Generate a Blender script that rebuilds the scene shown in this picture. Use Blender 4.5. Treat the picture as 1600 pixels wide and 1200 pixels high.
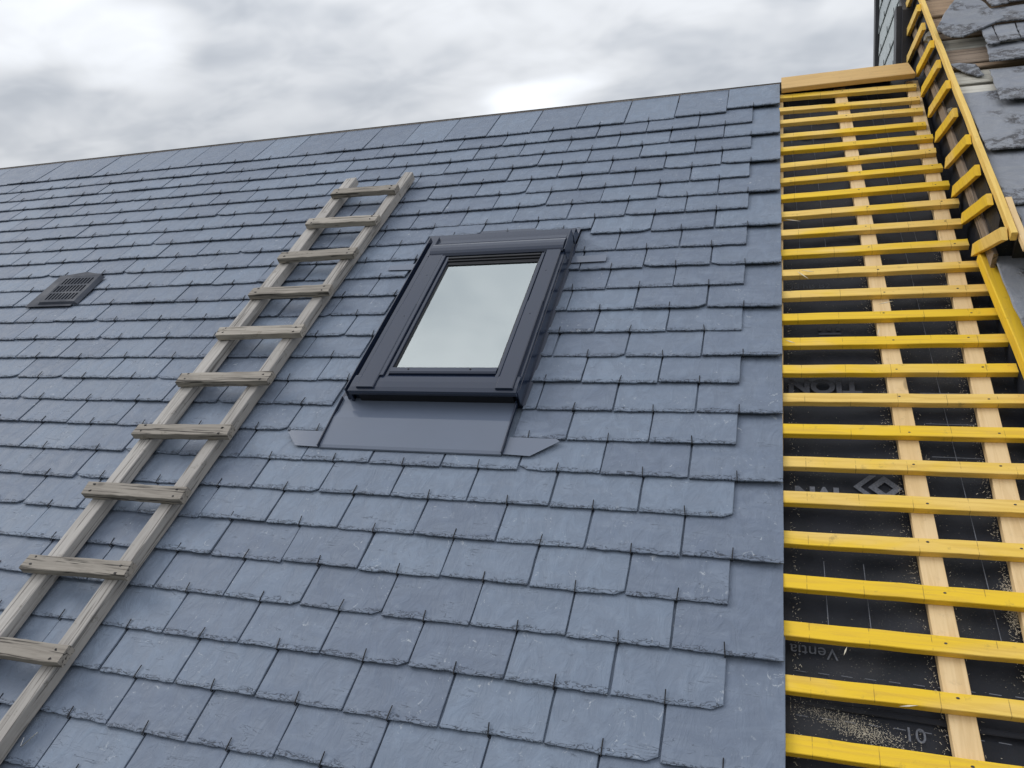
import bpy, bmesh, math, random
from mathutils import Vector, Matrix

# ------------------------------------------------------------------ reset
for o in list(bpy.data.objects):
    bpy.data.objects.remove(o, do_unlink=True)
scene = bpy.context.scene
col = scene.collection
random.seed(7)
rnd = random.random
def uni(a, b): return a + (b - a) * rnd()

# ------------------------------------------------------------------ frame of the roof plane
# roof coordinates: u along the ridge (right), v up the slope, n out of the slope
PITCH = math.radians(41.5)
H0 = 7.95                                    # height of the roof frame's origin above ground
U = Vector((1, 0, 0))
V = Vector((0, math.cos(PITCH), math.sin(PITCH)))
N = Vector((0, -math.sin(PITCH), math.cos(PITCH)))
ORG = Vector((0, 0, H0))
def W(u, v, n): return ORG + U * u + V * v + N * n

# ------------------------------------------------------------------ camera
cam_d = bpy.data.cameras.new('camera')
cam = bpy.data.objects.new('camera', cam_d)
col.objects.link(cam)
cam_d.sensor_width = 36.0
cam_d.lens = 36.0 * 1195.4 / 1600.0
cam_d.clip_start = 0.05
cam_d.clip_end = 5000
CR = ((0.94781979, 0.23895078, -0.21104542),
      (0.00910555, -0.68200586, -0.73129002),
      (-0.31867653, 0.69120947, -0.64859443))
CP = (-0.03487041, -3.39315074, 1.47025916)
def rowvec(r): return U * r[0] + V * r[1] + N * r[2]
cx, cy, cz = rowvec(CR[0]), -rowvec(CR[1]), -rowvec(CR[2])
M3 = Matrix((cx, cy, cz)).transposed()
cam.matrix_world = Matrix.Translation(W(*CP)) @ M3.to_4x4()
scene.camera = cam

# ------------------------------------------------------------------ world: overcast sky
SUN_EL, SUN_AZ = math.radians(40), math.radians(-95)    # azimuth from +Y towards +X
world = bpy.data.worlds.new('World')
scene.world = world
world.use_nodes = True
nt = world.node_tree
nt.nodes.clear()
def wn(t, **kw):
    n = nt.nodes.new(t)
    for k, v in kw.items(): setattr(n, k, v)
    return n
def wmath(op, a, b=None, c=None):
    n = wn('ShaderNodeMath', operation=op)
    for i, x in enumerate((a, b, c)):
        if x is None: continue
        if isinstance(x, (int, float)): n.inputs[i].default_value = x
        else: nt.links.new(x, n.inputs[i])
    return n.outputs[0]
out = wn('ShaderNodeOutputWorld')
sky = wn('ShaderNodeTexSky', sky_type='NISHITA', sun_disc=False)
sky.sun_elevation = SUN_EL
sky.sun_rotation = SUN_AZ
sky.air_density = 1.0; sky.dust_density = 2.0; sky.altitude = 50
tc = wn('ShaderNodeTexCoord')
sep = wn('ShaderNodeSeparateXYZ')
nt.links.new(tc.outputs['Generated'], sep.inputs[0])
zc = wmath('MAXIMUM', sep.outputs[2], 0.0)
den = wmath('ADD', zc, 0.30)
px = wmath('DIVIDE', sep.outputs[0], den)
py = wmath('DIVIDE', sep.outputs[1], den)
comb = wn('ShaderNodeCombineXYZ')
nt.links.new(px, comb.inputs[0]); nt.links.new(py, comb.inputs[1])
def wnoise(scale, detail, rough, off, sx=1.0, sy=1.0, dist=0.0):
    mp = wn('ShaderNodeMapping')
    mp.inputs['Location'].default_value = off
    mp.inputs['Scale'].default_value = (sx, sy, 1)
    nt.links.new(comb.outputs[0], mp.inputs['Vector'])
    n = wn('ShaderNodeTexNoise')
    n.inputs['Scale'].default_value = scale
    n.inputs['Detail'].default_value = detail
    n.inputs['Roughness'].default_value = rough
    n.inputs['Distortion'].default_value = dist
    nt.links.new(mp.outputs[0], n.inputs['Vector'])
    return n.outputs['Fac']
def wramp(x, lo, hi, a, b):
    n = wn('ShaderNodeMapRange', interpolation_type='SMOOTHSTEP')
    nt.links.new(x, n.inputs[0])
    for i, k in enumerate((lo, hi, a, b)): n.inputs[i + 1].default_value = k
    return n.outputs[0]
big = wnoise(1.7, 4, 0.55, (3.1, 7.4, 0), 1.0, 1.5, 0.4)
mid = wnoise(5.5, 3, 0.6, (1.7, 2.2, 0), 1.0, 1.4, 0.3)
rift = wnoise(2.3, 2, 0.45, (9.797, 4.751, 0), 0.8, 1.6, 0.3)
cl = wmath('ADD', wramp(big, 0.33, 0.68, 0.81, 1.07), wramp(mid, 0.3, 0.7, -0.07, 0.07))
cl = wmath('ADD', cl, wramp(rift, 0.58, 0.72, 0.0, 0.42))
# overcast luminance rises towards the zenith (1 + 2 sin e) / 3
grad = wmath('MULTIPLY_ADD', zc, 1.15, 0.68)
lum = wmath('MULTIPLY', cl, grad)
ccol = wn('ShaderNodeMix', data_type='RGBA')
ccol.inputs['A'].default_value = (0.85, 0.91, 1.0, 1)
ccol.inputs['B'].default_value = (0.955, 0.985, 1.03, 1)
nt.links.new(wramp(cl, 0.7, 1.05, 0, 1), ccol.inputs['Factor'])
vm = wn('ShaderNodeVectorMath', operation='SCALE')
nt.links.new(ccol.outputs['Result'], vm.inputs[0]); nt.links.new(lum, vm.inputs['Scale'])
cloud_bg = wn('ShaderNodeBackground'); cloud_bg.inputs['Strength'].default_value = 0.77
nt.links.new(vm.outputs[0], cloud_bg.inputs['Color'])
sky_bg = wn('ShaderNodeBackground'); sky_bg.inputs['Strength'].default_value = 0.08
nt.links.new(sky.outputs[0], sky_bg.inputs['Color'])
mixs = wn('ShaderNodeMixShader'); mixs.inputs[0].default_value = 0.93
nt.links.new(sky_bg.outputs[0], mixs.inputs[1]); nt.links.new(cloud_bg.outputs[0], mixs.inputs[2])
nt.links.new(mixs.outputs[0], out.inputs['Surface'])

# ------------------------------------------------------------------ sun behind the clouds
sun_d = bpy.data.lights.new('sun', 'SUN')
sun_d.energy = 1.2
sun_d.angle = math.radians(28)
sun_d.color = (1.0, 0.97, 0.93)
sun = bpy.data.objects.new('sun', sun_d)
col.objects.link(sun)
sd = Vector((math.sin(SUN_AZ) * math.cos(SUN_EL), math.cos(SUN_AZ) * math.cos(SUN_EL), math.sin(SUN_EL)))
sun.rotation_euler = sd.to_track_quat('Z', 'Y').to_euler()
sun.location = (0, 0, 20)

scene.view_settings.view_transform = 'Standard'
scene.view_settings.look = 'None'
scene.view_settings.exposure = 0.0
scene.view_settings.gamma = 1.0
scene.view_settings.use_curve_mapping = False
scene.render.resolution_x = 1024
scene.render.resolution_y = 768
scene.cycles.max_bounces = 6
scene.cycles.diffuse_bounces = 3
scene.cycles.glossy_bounces = 3

# ================================================================== materials
class NB:
    """small node builder"""
    def __init__(s, name):
        s.m = bpy.data.materials.new(name); s.m.use_nodes = True
        s.t = s.m.node_tree; s.b = s.t.nodes['Principled BSDF']
    def n(s, t, **kw):
        x = s.t.nodes.new(t)
        for k, v in kw.items(): setattr(x, k, v)
        return x
    def link(s, a, b): s.t.links.new(a, b)
    def val(s, sock, x):
        if isinstance(x, (int, float)): sock.default_value = x
        elif isinstance(x, tuple): sock.default_value = x
        else: s.link(x, sock)
    def math(s, op, a, b=None, c=None):
        x = s.n('ShaderNodeMath', operation=op)
        for i, y in enumerate((a, b, c)):
            if y is not None: s.val(x.inputs[i], y)
        return x.outputs[0]
    def ramp(s, x, lo, hi, a=0.0, b=1.0, smooth=True):
        q = s.n('ShaderNodeMapRange')
        if smooth: q.interpolation_type = 'SMOOTHSTEP'
        s.val(q.inputs[0], x)
        for i, k in enumerate((lo, hi, a, b)): s.val(q.inputs[i + 1], k)
        return q.outputs[0]
    def mix(s, f, a, b, mode='MIX'):
        q = s.n('ShaderNodeMix', data_type='RGBA', blend_type=mode)
        s.val(q.inputs['Factor'], f); s.val(q.inputs['A'], a); s.val(q.inputs['B'], b)
        return q.outputs['Result']
    def noise(s, vec, scale, detail=3, rough=0.5, dist=0.0):
        q = s.n('ShaderNodeTexNoise')
        q.inputs['Scale'].default_value = scale; q.inputs['Detail'].default_value = detail
        q.inputs['Roughness'].default_value = rough; q.inputs['Distortion'].default_value = dist
        s.link(vec, q.inputs['Vector']); return q.outputs['Fac']
    def voro(s, vec, scale, feature='F1'):
        q = s.n('ShaderNodeTexVoronoi', feature=feature)
        q.inputs['Scale'].default_value = scale
        s.link(vec, q.inputs['Vector']); return q.outputs['Distance']
    def mapping(s, vec, scale=(1, 1, 1), rot=(0, 0, 0), loc=(0, 0, 0)):
        q = s.n('ShaderNodeMapping')
        q.inputs['Scale'].default_value = scale; q.inputs['Rotation'].default_value = rot
        q.inputs['Location'].default_value = loc
        s.link(vec, q.inputs['Vector']); return q.outputs[0]
    def addv(s, a, b):
        q = s.n('ShaderNodeVectorMath', operation='ADD')
        s.link(a, q.inputs[0]); s.link(b, q.inputs[1]); return q.outputs[0]
    def objvec(s, spread=37.0):
        """object coordinates shifted by a random amount for each object"""
        c = s.n('ShaderNodeTexCoord'); i = s.n('ShaderNodeObjectInfo')
        k = s.n('ShaderNodeCombineXYZ')
        r = s.math('MULTIPLY', i.outputs['Random'], spread)
        s.link(r, k.inputs[0]); s.link(s.math('MULTIPLY', r, 1.7), k.inputs[1]); s.link(s.math('MULTIPLY', r, 0.6), k.inputs[2])
        return s.addv(c.outputs['Object'], k.outputs[0]), i.outputs['Random']
    def bump(s, h, strength=0.5, dist=0.002, prev=None):
        q = s.n('ShaderNodeBump')
        q.inputs['Strength'].default_value = strength; q.inputs['Distance'].default_value = dist
        s.link(h, q.inputs['Height'])
        if prev is not None: s.link(prev, q.inputs['Normal'])
        return q.outputs[0]
    def done(s, color=None, rough=None, normal=None, spec=None, metal=None):
        for k, x in (('Base Color', color), ('Roughness', rough), ('Normal', normal), ('Specular IOR Level', spec), ('Metallic', metal)):
            if x is not None: s.val(s.b.inputs[k], x)
        return s.m

def mat_slate(name, base, dark, light, old=False):
    b = NB(name)
    uvn = b.n('ShaderNodeUVMap'); uv = uvn.outputs[0]
    at = b.n('ShaderNodeAttribute', attribute_name='rnd')
    oi = b.n('ShaderNodeObjectInfo')
    r = b.math('FRACT', b.math('ADD', at.outputs['Fac'], oi.outputs['Random']))
    k = b.n('ShaderNodeCombineXYZ')
    b.link(b.math('MULTIPLY', r, 41.0), k.inputs[0]); b.link(b.math('MULTIPLY', r, 67.0), k.inputs[1])
    p = b.addv(uv, k.outputs[0])
    sep = b.n('ShaderNodeSeparateXYZ'); b.link(uv, sep.inputs[0])
    # rough cleaved surface
    n1 = b.noise(b.mapping(p, (1.0, 0.55, 1), (0, 0, 0.5)), 24, 5, 0.68, 0.8)
    n3 = b.noise(b.mapping(p, (1.0, 2.3, 1), (0, 0, -0.5)), 9, 2, 0.55, 1.2)
    # flaked tail: terraces of torn laminations within 2.5 cm of the lower edge
    fl = b.noise(b.mapping(p, (0.8, 2.0, 1), (0, 0, -0.65)), 62, 2, 0.6, 0.9)
    lim = b.math('ADD', sep.outputs[1], b.math('MULTIPLY', b.math('SUBTRACT', n3, 0.5), 0.035))
    stroke = b.math('MULTIPLY', b.ramp(b.math('ABSOLUTE', b.math('SUBTRACT', fl, 0.5)), 0.010, 0.030, 1.0, 0.0), b.ramp(lim, 0.007, 0.013, 1.0, 0.0))
    # long thin cleavage lines
    cr = b.noise(b.mapping(p, (0.35, 3.0, 1), (0, 0, 0.62)), 14, 2, 0.5, 2.5)
    crack = b.ramp(b.math('ABSOLUTE', b.math('SUBTRACT', cr, 0.5)), 0.0, 0.006, 1.0, 0.0)
    crack = b.math('MULTIPLY', crack, b.ramp(n3, 0.56, 0.66))
    h = b.math('MULTIPLY', n1, 0.8)
    h = b.math('SUBTRACT', h, b.math('MULTIPLY', crack, 0.10))
    h = b.math('SUBTRACT', h, b.math('MULTIPLY', stroke, 0.22))
    nor = b.bump(h, 1.0, 0.0068)
    tone = b.ramp(r, 0, 1, -0.25, 1.25, False)
    c = b.mix(tone, dark, base)
    c = b.mix(b.ramp(n3, 0.35, 0.7, 0, 0.38), c, light)
    c = b.mix(b.math('MULTIPLY', b.ramp(n1, 0.62, 0.42), 0.30), c, tuple(x * 0.72 for x in dark[:3]) + (1,))
    # pale scuffs and dust specks
    sc = b.noise(b.mapping(p, (1.0, 1.0, 1), (0, 0, 0.9)), 48, 4, 0.72, 1.4)
    reg = b.noise(p, 7.5, 1, 0.5)
    scuff = b.math('MULTIPLY', b.ramp(sc, 0.61, 0.70), b.ramp(reg, 0.44, 0.60))
    c = b.mix(b.math('MULTIPLY', scuff, 0.55), c, (0.50, 0.53, 0.56, 1))
    c = b.mix(b.math('MULTIPLY', crack, 0.45), c, (0.02, 0.022, 0.03, 1))
    c = b.mix(b.math('MULTIPLY', stroke, 0.7), c, (0.03, 0.034, 0.045, 1))
    rough = b.ramp(n1, 0.3, 0.7, 0.56, 0.70)
    if old:
        li = b.noise(p, 30, 6, 0.8, 0.5)
        lm = b.math('MULTIPLY', b.ramp(li, 0.44, 0.56), b.ramp(b.math('ADD', reg, b.ramp(sep.outputs[1], 0.0, 0.14, 0.20, -0.12)), 0.42, 0.52))
        c = b.mix(b.math('MULTIPLY', lm, 0.85), c, (0.045, 0.042, 0.045, 1))
        spk = b.ramp(b.noise(p, 120, 3, 0.6), 0.6, 0.68)
        c = b.mix(b.math('MULTIPLY', b.math('MULTIPLY', spk, lm), 0.6), c, (0.42, 0.42, 0.42, 1))
        rough = b.ramp(n1, 0.3, 0.7, 0.6, 0.8)
    return b.done(c, rough, nor, 0.34)

def mat_wood(name, axis, c1, c2, c3, dirt=0.25, bumpd=0.0008, grain=1.0, knots=0.6, crackc=0.0, rough=0.7, fade=0.5, marks=0.0):
    """c1 main colour, c2 second tone in big patches, c3 grain colour"""
    b = NB(name)
    p, r = b.objvec()
    s = [26.0, 26.0, 26.0]; s[axis] = 1.5
    g = b.noise(b.mapping(p, tuple(s)), 3.2 * grain, 5, 0.6, 0.8)
    s2 = [3.0, 3.0, 3.0]; s2[axis] = 1.0
    patch = b.noise(b.mapping(p, tuple(s2)), 3.0, 3, 0.55, 0.4)
    s3 = [1.0, 1.0, 1.0]; s3[axis] = 0.4
    kv = b.voro(b.mapping(p, tuple(s3)), 7.0)
    knot = b.math('MULTIPLY', b.ramp(kv, 0.035, 0.075, 1, 0), knots)
    f = b.ramp(b.math('ADD', patch, b.math('MULTIPLY', b.math('SUBTRACT', r, 0.5), fade)), 0.36, 0.64)
    c = b.mix(f, c1, c2)
    c = b.mix(b.math('MULTIPLY', b.ramp(g, 0.42, 0.70), 0.45), c, c3)
    c = b.mix(knot, c, tuple(x * 0.35 for x in c3[:3]) + (1,))
    d = b.noise(p, 35, 5, 0.7)
    c = b.mix(b.math('MULTIPLY', b.ramp(d, 0.58, 0.75), dirt), c, (0.10, 0.085, 0.06, 1))
    if marks:
        oc = b.n('ShaderNodeTexCoord').outputs['Object']
        sx = b.n('ShaderNodeSeparateXYZ'); b.link(oc, sx.inputs[0])
        ph = b.math('FRACT', b.math('DIVIDE', b.math('ADD', sx.outputs[0], b.math('MULTIPLY', r, 0.012)), 0.11))
        ln = b.ramp(b.math('ABSOLUTE', b.math('SUBTRACT', ph, 0.5)), 0.004, 0.010, 1.0, 0.0)
        ln = b.math('MULTIPLY', ln, b.ramp(d, 0.42, 0.55))
        c = b.mix(b.math('MULTIPLY', ln, marks), c, (0.12, 0.06, 0.03, 1))
    h = b.math('ADD', b.math('MULTIPLY', g, 0.8), b.math('MULTIPLY', b.noise(p, 180, 3), 0.25))
    if crackc:
        s4 = [95.0, 95.0, 95.0]; s4[axis] = 2.2
        ck = b.noise(b.mapping(p, tuple(s4)), 1.5, 3, 0.5, 0.4)
        ck = b.ramp(ck, 0.56, 0.64)
        c = b.mix(b.math('MULTIPLY', ck, crackc), c, (0.045, 0.04, 0.035, 1))
        h = b.math('SUBTRACT', h, b.math('MULTIPLY', ck, 1.5))
    return b.done(c, rough, b.bump(h, 0.7, bumpd), 0.3)

def mat_simple(name, color, rough=0.5, spec=0.5, metal=0.0, nscale=40, namt=0.12, bumpd=0.0):
    b = NB(name)
    p, r = b.objvec()
    n = b.noise(p, nscale, 4, 0.6)
    n2 = b.noise(p, 6, 3, 0.5)
    d = tuple(x * (1 - namt * 2.0) for x in color[:3]) + (1,)
    c = b.mix(b.ramp(b.math('ADD', b.math('MULTIPLY', n, 0.5), b.math('MULTIPLY', n2, 0.5)), 0.35, 0.65), color, d)
    rr = b.ramp(n2, 0.3, 0.7, rough * 0.85, min(1, rough * 1.2))
    nor = b.bump(n, 0.4, bumpd) if bumpd else None
    return b.done(c, rr, nor, spec, metal)

M = {}
M['slate'] = mat_slate('new_slate', (0.186, 0.230, 0.302, 1), (0.146, 0.178, 0.240, 1), (0.226, 0.266, 0.334, 1))
M['old_slate'] = mat_slate('old_slate', (0.24, 0.255, 0.29, 1), (0.20, 0.215, 0.25, 1), (0.32, 0.325, 0.33, 1), old=True)
YA, YB, YC = (0.82, 0.535, 0.030, 1), (0.81, 0.555, 0.155, 1), (0.56, 0.33, 0.06, 1)
M['yellow_x'] = mat_wood('yellow_batten_wood', 0, YB, YA, YC, dirt=0.4, marks=0.55, knots=0.75, bumpd=0.0014)
M['yellow_y'] = mat_wood('yellow_board_wood', 1, YA, YB, YC, dirt=0.3)
PA, PB, PC = (0.76, 0.56, 0.31, 1), (0.70, 0.49, 0.24, 1), (0.55, 0.36, 0.16, 1)
M['pine_y'] = mat_wood('pine_counter_batten_wood', 1, PA, PB, PC, dirt=0.2)
M['pine_x'] = mat_wood('pine_ridge_wood', 0, (0.70, 0.49, 0.22, 1), (0.64, 0.42, 0.17, 1), (0.46, 0.28, 0.11, 1), dirt=0.3, knots=0.9)
M['grey_y'] = mat_wood('weathered_rail_wood', 1, (0.45, 0.425, 0.398, 1), (0.37, 0.348, 0.325, 1), (0.20, 0.182, 0.165, 1), dirt=0.6, bumpd=0.0009, crackc=0.55, rough=0.85)
M['grey_x'] = mat_wood('weathered_rung_wood', 0, (0.38, 0.345, 0.30, 1), (0.29, 0.262, 0.228, 1), (0.12, 0.102, 0.085, 1), dirt=0.6, bumpd=0.0011, crackc=0.9, rough=0.85)
M['old_board'] = mat_wood('old_sheathing_wood', 0, (0.36, 0.25, 0.16, 1), (0.27, 0.21, 0.16, 1), (0.16, 0.11, 0.08, 1), dirt=0.6, bumpd=0.002, crackc=0.5, rough=0.9)
M['old_beam'] = mat_wood('old_rafter_wood', 1, (0.27, 0.21, 0.16, 1), (0.21, 0.17, 0.135, 1), (0.12, 0.095, 0.075, 1), dirt=0.5, bumpd=0.002, crackc=0.6, rough=0.9)
M['white_board'] = mat_wood('bleached_board_wood', 0, (0.58, 0.56, 0.50, 1), (0.50, 0.48, 0.42, 1), (0.36, 0.33, 0.28, 1), dirt=0.5, crackc=0.5, rough=0.9)
M['hook'] = mat_simple('black_steel_wire', (0.007, 0.008, 0.012, 1), 0.6, 0.3, 0.0)
M['wire'] = mat_simple('bright_steel_wire', (0.6, 0.61, 0.63, 1), 0.25, 0.5, 1.0)
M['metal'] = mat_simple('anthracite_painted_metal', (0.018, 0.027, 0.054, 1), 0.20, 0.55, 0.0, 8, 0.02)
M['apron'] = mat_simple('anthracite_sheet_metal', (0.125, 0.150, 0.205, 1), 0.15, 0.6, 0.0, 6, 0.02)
M['gasket'] = mat_simple('black_rubber', (0.012, 0.013, 0.018, 1), 0.55, 0.4)
M['vent'] = mat_simple('grey_plastic', (0.036, 0.044, 0.064, 1), 0.65, 0.25)
M['trim'] = mat_simple('dark_metal_trim', (0.035, 0.034, 0.040, 1), 0.5, 0.4)
M['lining'] = mat_simple('pale_window_lining', (0.42, 0.44, 0.44, 1), 0.6, 0.3)
M['render'] = mat_simple('pale_wall_render', (0.55, 0.53, 0.49, 1), 0.9, 0.2, 0, 20, 0.08, 0.004)
M['deck'] = mat_simple('dark_roof_boarding', (0.05, 0.045, 0.04, 1), 0.9, 0.2)
M['dust'] = mat_simple('wood_shavings', (0.70, 0.63, 0.50, 1), 0.85, 0.2)
M['print'] = mat_simple('printed_grey_ink', (0.16, 0.17, 0.20, 1), 0.6, 0.3, 0, 220, 0.25)
M['print_dim'] = mat_simple('faded_grey_ink', (0.060, 0.064, 0.078, 1), 0.6, 0.3, 0, 220, 0.25)
M['insulation'] = mat_simple('grey_mineral_wool', (0.40, 0.39, 0.36, 1), 0.95, 0.1, 0, 90, 0.25, 0.004)
M['sky_sheen_slate'] = mat_slate('hung_slate_sky_sheen', (0.50, 0.55, 0.57, 1), (0.42, 0.47, 0.50, 1), (0.56, 0.60, 0.61, 1))  # sky reflection at grazing angle put into the base colour
M['mortar'] = mat_simple('ridge_mortar', (0.60, 0.53, 0.48, 1), 0.95, 0.1, 0, 60, 0.15, 0.003)

def mat_membrane():
    b = NB('black_roof_membrane')
    c = b.n('ShaderNodeTexCoord').outputs['Object']
    n = b.noise(c, 9, 4, 0.6, 0.5)
    w = b.noise(c, 420, 2, 0.5)
    du = b.noise(c, 260, 3, 0.6); reg = b.noise(c, 5, 3, 0.5)
    dust = b.math('MULTIPLY', b.ramp(du, 0.62, 0.72), b.ramp(reg, 0.45, 0.68))
    k = b.mix(b.ramp(n, 0.35, 0.65), (0.011, 0.013, 0.018, 1), (0.020, 0.022, 0.030, 1))
    k = b.mix(b.math('MULTIPLY', dust, 0.35), k, (0.42, 0.38, 0.30, 1))
    k = b.mix(b.math('MULTIPLY', b.ramp(reg, 0.55, 0.8), 0.05), k, (0.40, 0.38, 0.34, 1))
    h = b.math('ADD', b.math('MULTIPLY', n, 1.0), b.math('MULTIPLY', w, 0.08))
    return b.done(k, b.ramp(n, 0.3, 0.7, 0.42, 0.6), b.bump(h, 0.6, 0.006), 0.25)
M['membrane'] = mat_membrane()

def mat_glass():
    b = NB('coated_roof_glass')
    t = b.t; t.nodes.remove(b.b)
    o = t.nodes['Material Output']
    gl = b.n('ShaderNodeBsdfGlossy'); gl.inputs['Roughness'].default_value = 0.0
    gl.inputs['Color'].default_value = (0.93, 1.0, 0.99, 1)
    tr = b.n('ShaderNodeBsdfTransparent'); tr.inputs['Color'].default_value = (0.82, 0.86, 0.86, 1)
    mx = b.n('ShaderNodeMixShader')
    fr = b.n('ShaderNodeFresnel'); fr.inputs['IOR'].default_value = 1.5
    b.link(b.math('MULTIPLY_ADD', fr.outputs[0], 0.7, 0.41), mx.inputs[0])
    b.link(tr.outputs[0], mx.inputs[1]); b.link(gl.outputs[0], mx.inputs[2])
    b.link(mx.outputs[0], o.inputs['Surface'])
    return b.m
M['glass'] = mat_glass()

def mat_ground():
    b = NB('grassy_ground')
    c = b.n('ShaderNodeTexCoord').outputs['Object']
    n = b.noise(c, 0.15, 5, 0.6); n2 = b.noise(c, 3, 5, 0.7)
    k = b.mix(b.ramp(n, 0.4, 0.6), (0.07, 0.085, 0.035, 1), (0.13, 0.12, 0.09, 1))
    k = b.mix(b.math('MULTIPLY', b.ramp(n2, 0.4, 0.7), 0.5), k, (0.05, 0.06, 0.03, 1))
    return b.done(k, 0.95, b.bump(n2, 0.6, 0.05), 0.2)
M['ground'] = mat_ground()

# ================================================================== object helpers
def link(o, parent=None):
    col.objects.link(o)
    if parent is not None: o.parent = parent
    return o
def empty(name, loc=(0, 0, 0), parent=None):
    o = bpy.data.objects.new(name, None); o.location = loc
    o.empty_display_size = 0.2
    return link(o, parent)
def tag(o, label=None, cat=None, group=None, kind=None):
    for k, v in (('label', label), ('category', cat), ('group', group), ('kind', kind)):
        if v: o[k] = v
    return o
def obj(name, me, mat, parent=None, smooth=False):
    if mat is not None and len(me.materials) == 0: me.materials.append(mat)
    if smooth:
        for p in me.polygons: p.use_smooth = True
    return link(bpy.data.objects.new(name, me), parent)
def mesh(name, vs, fs):
    me = bpy.data.meshes.new(name); me.from_pydata(vs, [], fs); me.update(); return me
def fix(bm):
    bmesh.ops.recalc_face_normals(bm, faces=bm.faces)
def bm_mesh(bm, name):
    fix(bm); me = bpy.data.meshes.new(name); bm.to_mesh(me); bm.free(); return me

def bar(p0, p1, w, h, seg=1, jit=0.0, cham=0.0015, side=None, ends=(0.0, 0.0), taper=None):
    """wooden bar from p0 to p1 (axis through the centre); w across, h in thickness.
    side = the across direction; cross section with chamfered edges; ends = skew of end cuts"""
    p0, p1 = Vector(p0), Vector(p1)
    a = (p1 - p0).normalized()
    sd = Vector(side) if side is not None else Vector((0, 1, 0))
    sd = (sd - a * sd.dot(a)).normalized()
    up = a.cross(sd)
    if up.z < 0: up = -up
    c = cham
    prof = [(-w/2 + c, -h/2), (w/2 - c, -h/2), (w/2, -h/2 + c), (w/2, h/2 - c), (w/2 - c, h/2), (-w/2 + c, h/2), (-w/2, h/2 - c), (-w/2, -h/2 + c)]
    vs, fs = [], []
    L = (p1 - p0).length
    for i in range(seg + 1):
        t = i / seg
        o1, o2 = (uni(-jit, jit), uni(-jit, jit)) if jit else (0, 0)
        sk = ends[0] if i == 0 else (ends[1] if i == seg else 0)
        for x, y in prof:
            vs.append(p0 + a * (L * t + sk * x) + sd * (x + o1 + (uni(-jit, jit) * 0.3 if jit else 0)) + up * (y + o2 * 0.6))
    k = len(prof)
    for i in range(seg):
        for j in range(k):
            fs.append((i*k + j, i*k + (j+1) % k, (i+1)*k + (j+1) % k, (i+1)*k + j))
    fs.append(tuple(range(k))[::-1]); fs.append(tuple(seg*k + j for j in range(k)))
    me = bpy.data.meshes.new('bar'); me.from_pydata([tuple(v) for v in vs], [], fs); me.update()
    bm = bmesh.new(); bm.from_mesh(me); fix(bm); bm.to_mesh(me); bm.free()
    return me

def box(u0, u1, v0, v1, n0, n1, bev=0.0):
    bm = bmesh.new()
    bmesh.ops.create_cube(bm, size=1)
    for v in bm.verts:
        v.co = Vector(((u0+u1)/2 + v.co.x*(u1-u0), (v0+v1)/2 + v.co.y*(v1-v0), (n0+n1)/2 + v.co.z*(n1-n0)))
    if bev:
        bmesh.ops.bevel(bm, geom=list(bm.edges), offset=bev, segments=2, affect='EDGES', profile=0.5)
    return bm_mesh(bm, 'box')

def extrude_profile(prof, u0, u1, cap=True):
    """profile in (v, n), extruded along u"""
    k = len(prof)
    vs = [(u0, a, b) for a, b in prof] + [(u1, a, b) for a, b in prof]
    fs = [(j, (j+1) % k, k + (j+1) % k, k + j) for j in range(k)]
    if cap: fs += [tuple(range(k))[::-1], tuple(range(k, 2*k))]
    me = mesh('profile', vs, fs)
    bm = bmesh.new(); bm.from_mesh(me); fix(bm); bm.to_mesh(me); bm.free()
    return me
def extrude_side(prof, v0, v1):
    """profile in (u, n), extruded along v"""
    k = len(prof)
    vs = [(a, v0, b) for a, b in prof] + [(a, v1, b) for a, b in prof]
    fs = [(j, (j+1) % k, k + (j+1) % k, k + j) for j in range(k)] + [tuple(range(k))[::-1], tuple(range(k, 2*k))]
    me = mesh('profile', vs, fs)
    bm = bmesh.new(); bm.from_mesh(me); fix(bm); bm.to_mesh(me); bm.free()
    return me
def plate(poly, n0, n1, z=None):
    """flat plate with outline poly (u, v) between n0 and n1"""
    k = len(poly)
    vs = [(a, b, n0) for a, b in poly] + [(a, b, n1) for a, b in poly]
    fs = [(j, (j+1) % k, k + (j+1) % k, k + j) for j in range(k)] + [tuple(range(k))[::-1], tuple(range(k, 2*k))]
    me = mesh('plate', vs, fs)
    bm = bmesh.new(); bm.from_mesh(me); fix(bm); bm.to_mesh(me); bm.free()
    return me
def tube(pts, r, sides=5):
    vs, fs = [], []
    pts = [Vector(p) for p in pts]
    for i, p in enumerate(pts):
        d = (pts[min(i+1, len(pts)-1)] - pts[max(i-1, 0)]).normalized()
        x = Vector((1, 0, 0)); x = (x - d * x.dot(d)).normalized() if abs(d.x) < 0.95 else Vector((0, 0, 1))
        y = d.cross(x)
        for j in range(sides):
            a = 2*math.pi*j/sides
            vs.append(tuple(p + x*math.cos(a)*r + y*math.sin(a)*r))
    for i in range(len(pts)-1):
        for j in range(sides):
            fs.append((i*sides+j, i*sides+(j+1) % sides, (i+1)*sides+(j+1) % sides, (i+1)*sides+j))
    fs.append(tuple(range(sides))[::-1]); fs.append(tuple((len(pts)-1)*sides+j for j in range(sides)))
    return vs, fs

# ================================================================== ground
gd = mesh('ground', [(-1500, -1500, 0), (1500, -1500, 0), (1500, 1500, 0), (-1500, 1500, 0)], [(0, 1, 2, 3)])
tag(obj('ground', gd, M['ground']), kind='structure')

# ================================================================== slates
SW = 0.22
SG = SW / 1.94
SL = 0.315
ST = 0.0060
STEP = 0.0074
TILT = -math.atan(STEP / SG)

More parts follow.
